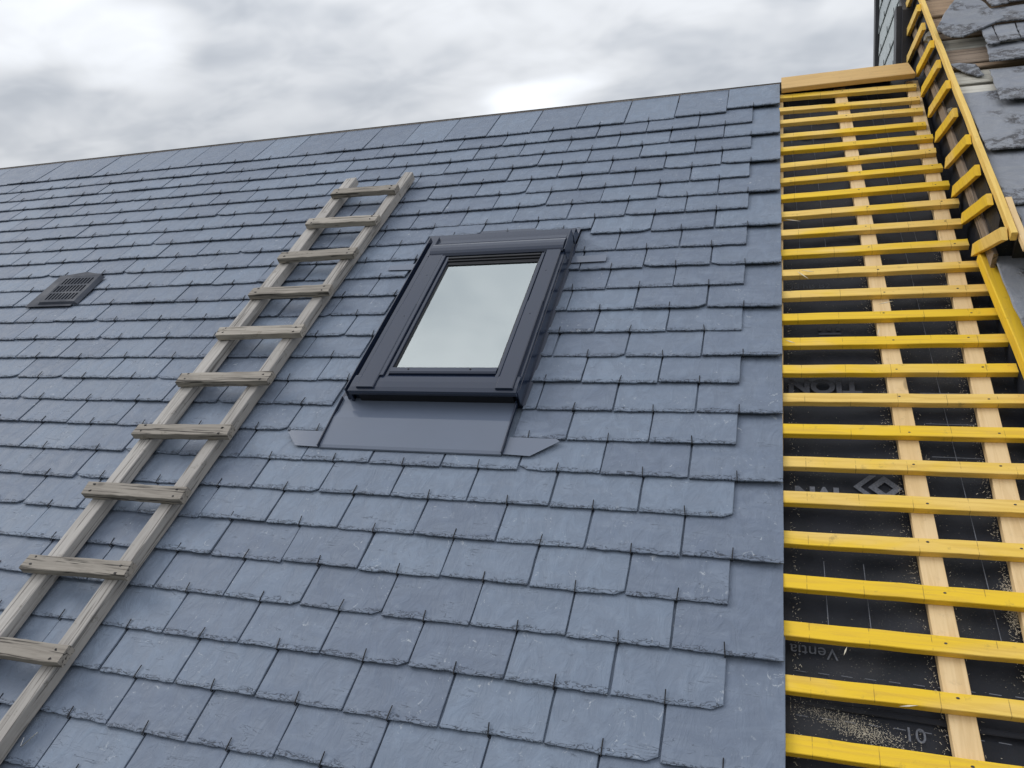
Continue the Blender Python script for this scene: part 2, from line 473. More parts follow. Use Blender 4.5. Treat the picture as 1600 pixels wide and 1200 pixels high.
def slate_geo(w, l, rng, chipped=True, taper=(0.0, 0.0)):
    """slate with its tail centred on the origin, lying along +y, top face z<=0.
    returns verts, faces, uvs (metres)"""
    nseg = max(4, int(w / 0.020))
    e0 = rng.uniform(-0.0016, 0.0016); e1 = rng.uniform(-0.0016, 0.0016)
    outer = []
    cutl = rng.uniform(0.006, 0.02) if chipped and rng.random() < 0.035 else 0.0
    cutr = rng.uniform(0.006, 0.022) if chipped and rng.random() < 0.035 else 0.0
    for i in range(nseg + 1):
        t = i / nseg
        x = -w/2 + w*t
        y = e0*(1-t) + e1*t + rng.uniform(-0.0016, 0.0016)
        if i == 0: y += cutl
        if i == nseg: y += cutr
        if i == 1: y += cutl * 0.15
        if i == nseg - 1: y += cutr * 0.15
        outer.append((x, y))
    ys = [0.03, 0.07, 0.115]
    right = [(w/2 + rng.uniform(-0.0009, 0.0006), y) for y in ys] + [(w/2, l)]
    left = [(-w/2, l)] + [(-w/2 + rng.uniform(-0.0006, 0.0009), y) for y in ys[::-1]]
    loop = outer + right + left
    k = len(loop)
    nt_ = len(outer)
    inner = []
    for i, (x, y) in enumerate(loop):
        if i < nt_:
            d = rng.uniform(0.0012, 0.0045) if rng.random() < 0.5 else rng.uniform(0.0008, 0.0015)
            xx = x
            if i == 0: xx += 0.0014
            if i == nt_-1: xx -= 0.0014
            inner.append((xx, y + d))
        else:
            dx = -rng.uniform(0.0006, 0.0018) if x > 0 else rng.uniform(0.0006, 0.0018)
            inner.append((x + dx, y))
    vs, uv = [], []
    for x, y in inner: vs.append((x, y, 0.0)); uv.append((x, y))
    for i, (x, y) in enumerate(loop):
        dz = rng.uniform(0.0005, 0.0014) if i < nt_ else rng.uniform(0.0004, 0.0010)
        vs.append((x, y, -dz)); uv.append((x, y))
    for i, (x, y) in enumerate(loop):
        yy = y + (rng.uniform(0.0005, 0.002) if i < nt_ else 0)
        vs.append((x, yy, -ST)); uv.append((x, yy))
    fs = [tuple(range(k))]
    for lev in (0, 1):
        for i in range(k):
            j = (i+1) % k
            fs.append((lev*k + i, (lev+1)*k + i, (lev+1)*k + j, lev*k + j))
    return vs, fs, uv

def slate_mesh(name, geos, rnds, mat):
    """geos: list of (verts, faces, uvs, matrix or None)"""
    vs, fs, uvs, rr = [], [], [], []
    for (v, f, q, mx), r in zip(geos, rnds):
        o = len(vs)
        vs += [tuple(mx @ Vector(c)) for c in v] if mx is not None else v
        fs += [tuple(o + i for i in x) for x in f]
        uvs += q; rr += [r]*len(v)
    me = mesh(name, vs, fs)
    lay = me.uv_layers.new(name='UVMap')
    idx = [0]*len(me.loops); me.loops.foreach_get('vertex_index', idx)
    flat = []
    for i in idx: flat += uvs[i]
    lay.data.foreach_set('uv', flat)
    a = me.attributes.new('rnd', 'FLOAT', 'POINT'); a.data.foreach_set('value', rr)
    me.materials.append(mat)
    return me

# ---- where the camera sees a roof point (only used to choose which 300 slates are single objects)
def project(u, v, n=0.0):
    q = (u - CP[0], v - CP[1], n - CP[2])
    x, y, z = (sum(r[i]*q[i] for i in range(3)) for r in CR)
    if z <= 0.05: return None
    return 800 + 1195.4*x/z, 600 + 1195.4*y/z
def in_view_area(u0, u1, v0, v1):
    ps = [project(u, v) for u in (u0, u1) for v in (v0, v1)]
    if None in ps: return 0
    xs = [min(1600, max(0, p[0])) for p in ps]; ys = [min(1200, max(0, p[1])) for p in ps]
    q = [(xs[0], ys[0]), (xs[2], ys[2]), (xs[3], ys[3]), (xs[1], ys[1])]
    return abs(sum(q[i][0]*q[(i+1) % 4][1] - q[(i+1) % 4][0]*q[i][1] for i in range(4)))/2

# ---- houses as things
house = empty('terraced_house', (-1.0, -1.0, 0))
tag(house, 'house roof covered in new blue-grey slates, yellow battens bare at its right end', 'house')
HL = Vector(house.location)
ROOF_MX = Matrix((U, V, N)).transposed().to_4x4(); ROOF_MX.translation = ORG
def on_roof(o, base):
    """place an object so that its own coordinates are (u, v, n)"""
    o.matrix_world = ROOF_MX
    if o.parent is not None:
        o.matrix_parent_inverse = Matrix.Identity(4)
        o.matrix_basis = Matrix.Translation(-base) @ ROOF_MX
    return o

EAVE = -4.40
RIDGE = 0.165
UL = -6.6
# roof deck: one mesh under everything, both slopes
def roof_deck():
    vs, fs = [], []
    n0, n1 = -0.085, -0.20
    # front slope slab (u, v, n); opening for the skylight
    us = [UL, -1.235, -0.705, 0.62]; vv = [EAVE, -1.90, -1.14, RIDGE]
    bm = bmesh.new()
    for i in range(3):
        for j in range(3):
            if i == 1 and j == 1: continue
            q = [bm.verts.new((us[a], vv[b], n0)) for a, b in ((i, j), (i+1, j), (i+1, j+1), (i, j+1))]
            bm.faces.new(q)
            q = [bm.verts.new((us[a], vv[b], n1)) for a, b in ((i, j), (i, j+1), (i+1, j+1), (i+1, j))]
            bm.faces.new(q)
    bmesh.ops.remove_doubles(bm, verts=bm.verts, dist=1e-5)
    # eave and verge edges
    for a, b in (((UL, EAVE), (0.62, EAVE)), ((UL, EAVE), (UL, RIDGE)), ((0.62, EAVE), (0.62, RIDGE))):
        bm.faces.new([bm.verts.new((a[0], a[1], n0)), bm.verts.new((b[0], b[1], n0)), bm.verts.new((b[0], b[1], n1)), bm.verts.new((a[0], a[1], n1))])
    # back slope: mirrored about the ridge in world space, expressed in (u, v, n)
    inv = ROOF_MX.inverted()
    rw = W(0, RIDGE, -0.01)
    def back(u, d, lift):
        p = Vector((u, rw.y + d*math.cos(PITCH), rw.z - d*math.sin(PITCH) + lift))
        return inv @ p
    q = [back(UL, 0, 0), back(0.45, 0, 0), back(0.45, 4.5, 0), back(UL, 4.5, 0)]
    bm.faces.new([bm.verts.new(tuple(c)) for c in q])
    me = bpy.data.meshes.new('roof'); bm.to_mesh(me); bm.free()
    return me
roof = obj('roof', roof_deck(), M['deck'], house)
on_roof(roof, HL)
tag(roof, 'new slate roof slope with hooked slates and bare yellow battens')

# ---- main field of slates
WIN = (-1.290, -0.702, -2.0449, -1.03)        # skylight flashing footprint u0,u1,v0,v1
VENT = (-3.105, -2.862, -1.365, -1.14)
slates = []                                  # (u0, u1, v_tail, row)
hooks = []
for row in range(1, 39):
    vt = -row*SG
    odd = row % 2
    c_right = 0.0 if odd else -0.5
    for k in range(0, 31):
        u1 = (c_right - k)*SW; u0 = u1 - SW
        if k == 0 and odd:
            u1 += uni(-0.002, 0.004)
        dv = uni(-0.0022, 0.0022)
        if row == 1 and k == 0: dv = 0.042
        if row == 1 and k == 1: dv = 0.006
        if row == 9 and u0 < WIN[1] and u1 > WIN[0]: dv += 0.036
        spans = [(u0, u1)]
        for (a, b, c, d) in (WIN, VENT):
            if c < vt + 0.006 and vt < d:
                new = []
                for s0, s1 in spans:
                    if s1 <= a or s0 >= b: new.append((s0, s1)); continue
                    if s0 < a - 0.03: new.append((s0, a))
                    if s1 > b + 0.03: new.append((b, s1))
                spans = new
        for s0, s1 in spans:
            slates.append((s0, s1, vt + dv, row))
        uc = (u0 + u1)/2
        ok = True
        for (a, b, c, d) in (WIN, VENT):
            if c < vt + 0.006 and vt < d and a - 0.01 < uc < b + 0.01: ok = False
        if ok: hooks.append((uc + uni(-0.004, 0.004), vt + dv, row))

GAP = 0.0044
rng = random.Random(11)
full_variants = []
for i in range(26):
    v, f, q = slate_geo(SW - GAP, SL, rng)
    full_variants.append(slate_mesh('slate', [(v, f, q, None)], [rng.random()], M['slate']))
ridge_variants = []
for i in range(8):
    v, f, q = slate_geo(SW - GAP, SG + RIDGE - 0.004, rng)
    ridge_variants.append(slate_mesh('slate', [(v, f, q, None)], [rng.random()], M['slate']))

def area_of(s):
    u0, u1, vt, row = s
    return in_view_area(u0, u1, vt, vt + (SG if row > 1 else 0.25))
order = sorted(range(len(slates)), key=lambda i: -area_of(slates[i]))
single = set(order[:300])
rest_geo, rest_r = [], []
for i, (u0, u1, vt, row) in enumerate(slates):
    uc = (u0+u1)/2; w = u1 - u0
    lift = uni(0.0008, 0.0034) if rnd() < 0.8 else uni(0.0022, 0.0055)
    mx = (Matrix.Translation((uc + uni(-0.0008, 0.0008), vt, lift)) @ Matrix.Rotation(uni(-0.0055, 0.0055), 4, 'Z')
          @ Matrix.Rotation(TILT - lift/SL + uni(-0.001, 0.001), 4, 'X') @ Matrix.Rotation(uni(-0.004, 0.004), 4, 'Y'))
    full = abs(w - SW) < 0.006
    if i in single:
        if full and row > 1: me = rng.choice(full_variants)
        elif full and not (row == 1 and vt > -SG + 0.03): me = rng.choice(ridge_variants)
        else:
            l = SL if row > 1 else RIDGE - vt - 0.004
            v, f, q = slate_geo(w - GAP, l, rng)
            me = slate_mesh('slate', [(v, f, q, None)], [rng.random()], M['slate'])
        o = bpy.data.objects.new('slate', me); link(o, roof)
        o.matrix_basis = mx
    else:
        v, f, q = slate_geo(w - GAP, SL if row > 1 else RIDGE - vt - 0.004, rng)
        rest_geo.append((v, f, q, mx)); rest_r.append(rng.random())
so = link(bpy.data.objects.new('slate_field', slate_mesh('slate_field', rest_geo, rest_r, M['slate'])), roof)
tag(so, kind='stuff')

# ---- hooks: black wire bent round each tail
def hook_geo(rng):
    h = rng.uniform(0.020, 0.027); lean = rng.uniform(-0.003, 0.003)
    pts = [(0, 0.03, -0.0075), (0, -0.0035, -0.0065), (0, -0.0045, 0.0005), (lean*0.4, 0.006, 0.0022), (lean, h, 0.0026 + rng.uniform(0, 0.002))]
    return tube(pts, 0.0013, 5)
hv = []
for i in range(10):
    v, f = hook_geo(rng); m_ = mesh('hook', v, f); m_.materials.append(M['hook']); hv.append(m_)
ho = sorted(range(len(hooks)), key=lambda i: -in_view_area(hooks[i][0]-0.05, hooks[i][0]+0.05, hooks[i][1], hooks[i][1]+0.05))
hs = set(ho[:300])
hvs, hfs = [], []
for i, (u, v, row) in enumerate(hooks):
    mx = Matrix.Translation((u, v, 0.0022)) @ Matrix.Rotation(uni(-0.07, 0.07), 4, 'Z') @ Matrix.Rotation(TILT, 4, 'X')
    if i in hs:
        o = bpy.data.objects.new('hook', rng.choice(hv)); link(o, roof); o.matrix_basis = mx
    else:
        a, f = hook_geo(rng); o_ = len(hvs)
        hvs += [tuple(mx @ Vector(c)) for c in a]; hfs += [tuple(o_ + j for j in x) for x in f]
hk = mesh('hook_field', hvs, hfs); hk.materials.append(M['hook'])
tag(link(bpy.data.objects.new('hook_field', hk), roof), kind='stuff')

# ---- ridge: mortar bed line and pine ridge board on the bare end
obj('ridge_bedding', extrude_profile([(RIDGE-0.03, -0.035), (RIDGE-0.003, -0.024), (RIDGE-0.001, -0.0135), (RIDGE+0.007, -0.0130), (RIDGE+0.03, -0.045)], UL, 0.0), M['mortar'], roof)
obj('ridge_board', bar((0.004, 0.098, 0.004), (0.515, 0.103, 0.006), 0.118, 0.022, 6, 0.0006, 0.002, ends=(0, -0.12)), M['pine_x'], roof)

# ---- membrane with folds
def membrane():
    nu, nv = 40, 150
    u0, u1, v0, v1 = -0.12, 0.56, -3.6, 0.175
    rg = random.Random(3)
    waves = [(rg.uniform(3, 16), rg.uniform(-14, 14), rg.uniform(0, 6.3), rg.uniform(0.0006, 0.0022)) for _ in range(9)]
    vs, fs = [], []
    for j in range(nv+1):
        v = v0 + (v1-v0)*j/nv
        for i in range(nu+1):
            u = u0 + (u1-u0)*i/nu
            n = -0.0585 + sum(a*math.sin(u*p + v*q + ph) for p, q, ph, a in waves)
            sag = math.sin(math.pi*min(1, max(0, ((u-0.01) % 0.245)/0.245)))
            n -= 0.006*sag
            n += 0.010*math.exp(-((v + 1.355 + 0.05*math.sin(u*9))/0.012)**2)*max(0, math.sin(u*11))
            n += 0.009*math.exp(-((v + 0.40 + 0.09*u)/0.014)**2)
            vs.append((u, v, n))
    for j in range(nv):
        for i in range(nu):
            a = j*(nu+1)+i; fs.append((a, a+1, a+nu+2, a+nu+1))
    return mesh('membrane', vs, fs)
obj('membrane', membrane(), M['membrane'], roof, smooth=True)
# overlap of two sheets low down
obj('membrane_lap', bar((-0.1, -2.655, -0.0535), (0.6, -2.672, -0.0535), 0.012, 0.003, 8, 0.0015), M['membrane'], roof)

# ---- counter battens (along the slope) and yellow battens (across)
for name_u0, name_u1, wd in ((-0.028, -0.010, 0.046), (0.300, 0.240, 0.046), (0.452, 0.520, 0.046)):
    def uu(v): return name_u1 + (name_u0 - name_u1)*(0.115 - v)/(0.115 + 2.668)
    obj('counter_batten', bar((uu(-3.6), -3.6, -0.0440), (uu(0.09), 0.09, -0.0440), wd, 0.0215, 14, 0.0007, 0.0012, side=(1, 0, 0)), M['pine_y'], roof)
BV = [0.045, -0.084, -0.2, -0.327, -0.442, -0.572, -0.686, -0.804, -0.922, -1.038, -1.156, -1.271, -1.383, -1.494, -1.606, -1.722, -1.834, -1.947, -2.057, -2.167, -2.282, -2.396, -2.508, -2.625, -2.739]
BE = [(0.525, 0.02), (0.523, -0.104), (0.522, -0.205), (0.518, -0.329), (0.528, -0.436), (0.524, -0.545), (0.528, -0.660), (0.533, -0.780), (0.545, -0.898), (0.535, -1.020), (0.535, -1.140), (0.548, -1.256), (0.556, -1.372)]
BV += [-2.852, -2.966, -3.08, -3.195, -3.31]
nail_v, nail_f = [], []
for i, v in enumerate(BV):
    ue, ve = BE[i] if i < len(BE) else (uni(0.566, 0.58), v + uni(0.004, 0.012))
    wd = 0.0345 + uni(-0.0012, 0.0012)
    me = bar((-0.006, v - wd/2, -0.0240), (ue, ve - wd/2 - 0.002, -0.0240), wd, 0.0175, 10, 0.0008, 0.0012, ends=(0, uni(-0.12, 0.12)))
    obj('batten', me, M['yellow_x'], roof)
    for cu_b, cu_t in ((0.300, 0.240), (0.452, 0.520)):
        un = cu_t + (cu_b - cu_t)*(0.115 - v)/2.783 + uni(-0.012, 0.012)
        vn = v + (ve - v)*(un + 0.006)/(ue + 0.006) - wd/2 + uni(-0.007, 0.007)
        a_ = uni(0, 3.1)
        o_ = len(nail_v)
        for k in range(7):
            t_ = 2*math.pi*k/7 + a_
            nail_v.append((un + 0.0030*math.cos(t_), vn + 0.0019*math.sin(t_), -0.0147))
        for k in range(7):
            t_ = 2*math.pi*k/7 + a_
            nail_v.append((un + 0.0036*math.cos(t_), vn + 0.0024*math.sin(t_), -0.0158))
        nail_f.append(tuple(range(o_, o_+7)))
        for k in range(7): nail_f.append((o_+k, o_+7+k, o_+7+(k+1) % 7, o_+(k+1) % 7))

tag(obj('batten_nails', mesh('batten_nails', nail_v, nail_f), M['trim'], roof), kind='stuff')

# ---- printing on the membrane (raised 2 mm above it, flat print)
def text_mesh(body, size, bold=0.0):
    cu = bpy.data.curves.new('print', 'FONT'); cu.body = body; cu.size = size; cu.offset = bold
    cu.align_x = 'CENTER'; cu.align_y = 'CENTER'
    t = bpy.data.objects.new('print', cu); col.objects.link(t)
    dg = bpy.context.evaluated_depsgraph_get()
    me = bpy.data.meshes.new_from_object(t.evaluated_get(dg))
    bpy.data.objects.remove(t, do_unlink=True)
    return me
def put_print(me, u, v, rot, m='print', n=-0.0525, name='printed_lettering'):
    me.materials.clear(); me.materials.append(M[m])
    o = link(bpy.data.objects.new(name, me), roof)
    o.matrix_basis = Matrix.Translation((u, v, n)) @ Matrix.Rotation(rot, 4, 'Z')
    return o
PI = math.pi
put_print(text_mesh('Ventia', 0.036), 0.055, -2.548, PI - 0.02, n=-0.0555)
put_print(text_mesh('10', 0.038), 0.222, -2.694, 0.0)
put_print(text_mesh('IVN', 0.062, 0.003), 0.075, -2.140, PI, n=-0.054)
put_print(text_mesh('TION', 0.075, 0.003), 0.105, -1.765, PI, 'print_dim')
put_print(text_mesh('TION', 0.075, 0.003), 0.10, -0.275, PI, 'print_dim')
put_print(text_mesh('ld hB B2', 0.034), 0.085, -1.312, 0.0, 'print_dim')
put_print(text_mesh('nemo', 0.03), 0.36, -0.145, 0.0, 'print_dim')
put_print(text_mesh('non', 0.03), 0.40, -0.255, 0.0, 'print_dim')
# chevron and diamond emblem
def strips(polys):
    vs, fs = [], []
    for p in polys:
        o = len(vs); vs += [(a, b, 0) for a, b in p]; fs.append(tuple(range(o, o+len(p))))
    return mesh('printed_emblem', vs, fs)
def diamond_ring(cx_, cy_, R, r):
    o = [(cx_, cy_+R), (cx_+R, cy_), (cx_, cy_-R), (cx_-R, cy_)]
    i = [(cx_, cy_+r), (cx_+r, cy_), (cx_, cy_-r), (cx_-r, cy_)]
    return [[o[k], o[(k+1) % 4], i[(k+1) % 4], i[k]] for k in range(4)]
em = strips(diamond_ring(0.02, 0, 0.037, 0.017) + [[(-0.012, 0.037), (0.004, 0.037), (-0.033, 0.0), (-0.049, 0.0)], [(-0.049, 0.0), (-0.033, 0.0), (0.004, -0.037), (-0.012, -0.037)]])
put_print(em, 0.205, -2.112, 0.0, n=-0.0545, name='printed_emblem')
em2 = strips([[(-0.03, y), (0.03, y), (0.03, y+0.008), (-0.03, y+0.008)] for y in (-0.03, -0.014)] + [[(-0.03, 0.004), (-0.022, 0.004), (-0.022, 0.028), (-0.03, 0.028)], [(-0.006, 0.004), (0.004, 0.004), (0.004, 0.028), (-0.006, 0.028)], [(0.018, 0.004), (0.03, 0.004), (0.03, 0.028), (0.018, 0.028)]])
put_print(em2, 0.13, -1.535, 0.0, 'print_dim', name='printed_emblem')
# guide lines printed along the sheet
gl = []
for u in (0.055, 0.135, 0.365, 0.405):
    for v0, v1 in ((-2.50, -2.33), (-2.33, -1.15), (-1.13, 0.05)):
        if u in (0.055, 0.135) and v0 == -2.33: continue
        if u == 0.405 and v0 != -1.13: continue
        gl.append([(u - 0.02*(v0+1), v0), (u + 0.0016 - 0.02*(v0+1), v0), (u + 0.0016 - 0.02*(v1+1), v1), (u - 0.02*(v1+1), v1)])
for v in (-2.50, -2.595, -2.685):
    for k in range(14):
        u = 0.02 + k*0.042
        gl.append([(u, v), (u+0.02, v - 0.001), (u+0.02, v+0.0005), (u, v+0.0015)])
for v in (-1.79, -1.90, -2.01):
    gl.append([(0.335, v), (0.44, v-0.001), (0.44, v+0.0006), (0.335, v+0.0016)])
tag(put_print(strips(gl), 0, 0, 0, 'print', n=-0.0535, name='printed_guide_lines'), kind='stuff')

# ================================================================== skylight (part of the house)
sky_vs = []
def prof_box_ring(u0, u1, v0, v1, n0, n1, t):
    """rectangular frame of four mitred bars"""
    o = [(u0, v0), (u1, v0), (u1, v1), (u0, v1)]; i = [(u0+t, v0+t), (u1-t, v0+t), (u1-t, v1-t), (u0+t, v1-t)]
    vs = [(a, b, n0) for a, b in o] + [(a, b, n0) for a, b in i] + [(a, b, n1) for a, b in o] + [(a, b, n1) for a, b in i]
    fs = []
    for k in range(4):
        j = (k+1) % 4
        fs += [(8+k, 8+j, 12+j, 12+k), (k, j, 4+j, 4+k), (k, j, 8+j, 8+k), (4+k, 4+j, 12+j, 12+k)]
    me = mesh('frame', vs, fs)
    bm = bmesh.new(); bm.from_mesh(me); fix(bm); bm.to_mesh(me); bm.free()
    return me
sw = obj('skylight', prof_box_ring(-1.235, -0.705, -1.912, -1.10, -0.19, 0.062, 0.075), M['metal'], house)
on_roof(sw, HL)
tag(sw, 'closed anthracite roof window reflecting the pale cloudy sky')
def sp(name, me, m): return obj(name, me, M[m], sw)
# side flashing channels
for s, (a, b) in (('l', (-1.262, -1.212)), ('r', (-0.728, -0.694))):
    if s == 'l': pr = [(-1.300, 0.002), (-1.262, 0.002), (-1.259, 0.060), (-1.254, 0.062), (-1.252, 0.034), (-1.236, 0.034), (-1.236, -0.01), (-1.300, -0.002)]
    else: pr = [(-0.694, 0.001), (-0.7025, 0.002), (-0.703, 0.050), (-0.7045, 0.052), (-0.7065, 0.050), (-0.7065, -0.01), (-0.694, -0.002)]
    sp('side_flashing', extrude_side(pr, -1.918, -1.085), 'metal')
# head flashing behind the hood
sp('head_flashing', extrude_profile([(-0.960, -0.0005), (-1.000, 0.004), (-1.032, 0.010), (-1.044, 0.041), (-1.049, 0.0445), (-1.098, 0.046), (-1.098, 0.01), (-1.0, -0.004)], -1.274, -0.700), 'metal')
# hood: upper rail and rolled lower rail
sp('hood', extrude_profile([(-1.100, 0.040), (-1.102, 0.056), (-1.108, 0.061), (-1.138, 0.064), (-1.146, 0.060), (-1.148, 0.050)], -1.212, -0.716), 'metal')
arc = [(-1.150, 0.050), (-1.152, 0.066), (-1.157, 0.073), (-1.165, 0.078), (-1.177, 0.0815), (-1.195, 0.083), (-1.211, 0.081), (-1.222, 0.0765), (-1.229, 0.069), (-1.227, 0.062), (-1.217, 0.056)]
h2 = sp('hood', extrude_profile(arc, -1.209, -0.7085), 'metal')
sp('hood_shade_line', box(-1.210, -0.712, -1.1035, -1.0990, 0.020, 0.0480), 'gasket')  # added black strip, stands in for the shade between flashing and hood
sp('hood_shade_line', box(-1.208, -0.710, -1.1515, -1.1485, 0.020, 0.0665), 'gasket')  # likewise for the shaded step between the two hood rails
# end plates of hood
sp('hood_end', box(-0.7075, -0.7015, -1.226, -1.100, 0.030, 0.074, 0.002), 'metal')
sp('hood_end', box(-1.217, -1.2095, -1.226, -1.102, 0.030, 0.072, 0.002), 'metal')
# side covers: upper short and lower long piece each side
for (a, b, inner) in ((-1.211, -1.153, 1), (-0.767, -0.715, -1)):
    for (v0, v1, z) in ((-1.517, -1.215, 0.0735), (-1.924, -1.5205, 0.0765)):
        pr = [(a, z-0.016), (a, z-0.002), (a+0.003, z), (b-0.003, z), (b, z-0.002), (b, z-0.016)]
        sp('side_cover', extrude_side(pr, v0, v1), 'metal')
# screws on covers
for u in (-1.176, -0.742):
    for v in (-1.35, -1.585):
        bm = bmesh.new(); bmesh.ops.create_cone(bm, segments=10, radius1=0.0026, radius2=0.002, depth=0.0015, cap_ends=True)
        for q in bm.verts: q.co += Vector((u, v, 0.0768 if v < -1.5 else 0.0738))
        sp('screw', bm_mesh(bm, 'screw'), 'metal')
# sash
for a, b, z0, z1 in ((-1.1525, -1.140, 0.050, 0.076), (-1.1385, -1.127, 0.046, 0.069), (-0.783, -0.7715, 0.046, 0.069), (-0.770, -0.7675, 0.050, 0.076)):
    sp('sash_rail', box(a, b, -1.872, -1.235, z0, z1, 0.002), 'metal')
sp('sash_rail', extrude_profile([(-1.829, 0.050), (-1.829, 0.066), (-1.833, 0.0715), (-1.852, 0.0735), (-1.858, 0.070), (-1.861, 0.050)], -1.1265, -0.7835), 'metal')
for u in (-1.067, -0.866):
    bm = bmesh.new(); bmesh.ops.create_cone(bm, segments=10, radius1=0.003, radius2=0.0025, depth=0.0015, cap_ends=True)
    for q in bm.verts: q.co += Vector((u, -1.842, 0.0735))
    sp('screw', bm_mesh(bm, 'screw'), 'gasket')
# stepped head of the sash under the hood
for k in range(3):
    sp('sash_head', box(-1.127, -0.783, -1.252 - 0.010*k, -1.243 - 0.010*k, 0.050, 0.073 - 0.005*k, 0.001), 'gasket')
sp('gasket', prof_box_ring(-1.1268, -0.7832, -1.8288, -1.273, 0.052, 0.0625, 0.005), 'gasket')
# pane
pm = plate([(-1.1235, -1.826), (-0.7865, -1.826), (-0.7865, -1.276), (-1.1235, -1.276)], 0.054, 0.0585)
sp('pane', pm, 'glass')
# white lining of the shaft below the glass and its closed bottom (a blind)
sp('lining', prof_box_ring(-1.158, -0.782, -1.835, -1.225, -0.55, 0.045, 0.012), 'lining')
sp('blind', box(-1.146, -0.794, -1.823, -1.237, -0.30, -0.292), 'lining')
# sill cover below the sash
sill = [(-1.864, 0.052), (-1.864, 0.0665), (-1.872, 0.0695), (-1.895, 0.0705), (-1.918, 0.0695), (-1.932, 0.066), (-1.936, 0.061), (-1.934, 0.052), (-1.926, 0.050)]
sp('sill_cover', extrude_profile(sill, -1.236, -0.7045), 'metal')
sp('front_apron_wall', box(-1.215, -0.722, -1.922, -1.9135, 0.004, 0.052), 'gasket')
for a, b in ((-1.245, -1.236), (-0.7065, -0.7025)):
    sp('corner_bracket', box(a, b, -1.926, -1.905, 0.010, 0.060, 0.001), 'metal')
# apron flashing: gently bent sheet and two side tabs
ap = []
A0, A1 = -1.279, -0.716
prf = [(-1.905, 0.016), (-1.935, 0.0135), (-1.965, 0.0135), (-1.995, 0.0165), (-2.005, 0.0155), (-2.085, 0.0095), (-2.100, 0.0085), (-2.109, 0.0055), (-2.111, 0.002), (-2.108, 0.001), (-2.09, 0.006), (-2.0, 0.012), (-1.96, 0.010), (-1.905, 0.012)]
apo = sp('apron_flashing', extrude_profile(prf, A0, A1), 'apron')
sp('apron_tab', plate([(-1.284, -2.108), (-1.284, -2.046), (-1.406, -2.046), (-1.412, -2.055), (-1.363, -2.106)], 0.0052, 0.0062), 'apron')
sp('apron_tab', plate([(-0.711, -2.108), (-0.635, -2.111), (-0.564, -2.055), (-0.575, -2.046), (-0.711, -2.046)], 0.0052, 0.0062), 'apron')
for u in (-1.2815, -0.7135):
    sp('apron_seam', bar((u, -2.109, 0.011), (u, -1.915, 0.019), 0.0035, 0.012, 1, 0, 0.001, side=(1, 0, 0)), 'metal')
# small soakers beside the frame
sp('soaker', plate([(-0.694, -1.212), (-0.572, -1.210), (-0.572, -1.170), (-0.694, -1.174)], 0.0050, 0.0062), 'apron')
sp('soaker', plate([(-1.409, -1.210), (-1.302, -1.213), (-1.302, -1.175), (-1.409, -1.180)], 0.0050, 0.0062), 'apron')

# ================================================================== slate vent (part of the house)
rv = obj('roof_vent', plate([(-3.105, -1.372), (-2.848, -1.372), (-2.852, -1.145), (-2.958, -1.118), (-3.095, -1.145)], 0.001, 0.005), M['vent'], house)
on_roof(rv, HL)
tag(rv, 'grey plastic vent grille set among the slates')
def grille():
    u0, u1, v0, v1 = -3.030, -2.838, -1.352, -1.165
    bm = bmesh.new()
    us = [u0]
    ncol = 9
    cw = (u1-u0-0.024)/ncol
    us = [u0, u0+0.012]
    for k in range(ncol):
        us += [us[-1] + cw*0.55, us[-1] + cw]
    us.append(u1)
    us = sorted(set(round(x, 5) for x in us))
    vv = [v0, v0+0.016]
    rh = (v1-v0-0.022)/3
    for k in range(3):
        vv += [vv[-1] + rh*0.80, vv[-1] + rh]
    vv.append(v1)
    vv = sorted(set(round(x, 5) for x in vv))
    def z(v): return 0.0135 + 0.002*(v-v0)/(v1-v0)
    grid = [[bm.verts.new((u, v, z(v))) for u in us] for v in vv]
    def slot(i, j): return i % 2 == 1 and j % 2 == 1 and 0 < i < len(us)-2 and 0 < j < len(vv)-2
    for j in range(len(vv)-1):
        for i in range(len(us)-1):
            if slot(i, j): continue
            bm.faces.new([grid[j][i], grid[j][i+1], grid[j+1][i+1], grid[j+1][i]])
    fcs = list(bm.faces)
    bmesh.ops.recalc_face_normals(bm, faces=fcs)
    r = bmesh.ops.extrude_face_region(bm, geom=fcs)
    for q in r['geom']:
        if isinstance(q, bmesh.types.BMVert): q.co.z -= 0.006
    # skirt down to the base
    lo = [bm.verts.new(c) for c in ((u0-0.012, v0-0.008, 0.005), (u1+0.022, v0-0.008, 0.005), (u1+0.022, v1, 0.005), (u0-0.012, v1, 0.005))]
    hi = [bm.verts.new(c) for c in ((u0, v0, 0.0136), (u1, v0, 0.0136), (u1, v1, 0.0156), (u0, v1, 0.0156))]
    for k in range(4):
        j = (k+1) % 4
        bm.faces.new([lo[k], lo[j], hi[j], hi[k]])
    return bm_mesh(bm, 'grille')
obj('grille', grille(), M['vent'], rv)
obj('grille_backing', box(-3.028, -2.842, -1.350, -1.168, 0.0052, 0.0065), M['gasket'], rv)

# ---- house body below the roof (walls under the eaves)
ew = W(0, EAVE, -0.2)
rw_ = W(0, RIDGE, -0.2)
bk = 2*rw_.y - ew.y
x0, x1 = UL + 0.1, 0.45
def gable_body():
    y0, y1 = ew.y + 0.25, bk - 0.25
    z0 = ew.z + 0.25*math.tan(PITCH) - 0.03
    zr = rw_.z - 0.06
    p = [(y0, 0), (y1, 0), (y1, z0), (rw_.y, zr), (y0, z0)]
    vs = [(x0, a, b) for a, b in p] + [(x1, a, b) for a, b in p]
    fs = [(0, 1, 6, 5), (1, 2, 7, 6), (0, 5, 9, 4), tuple(range(5))[::-1], tuple(range(5, 10))]
    me = mesh('wall', [(a - HL.x, b - HL.y, c) for a, b, c in vs], fs)
    return me
obj('wall', gable_body(), M['render'], house)

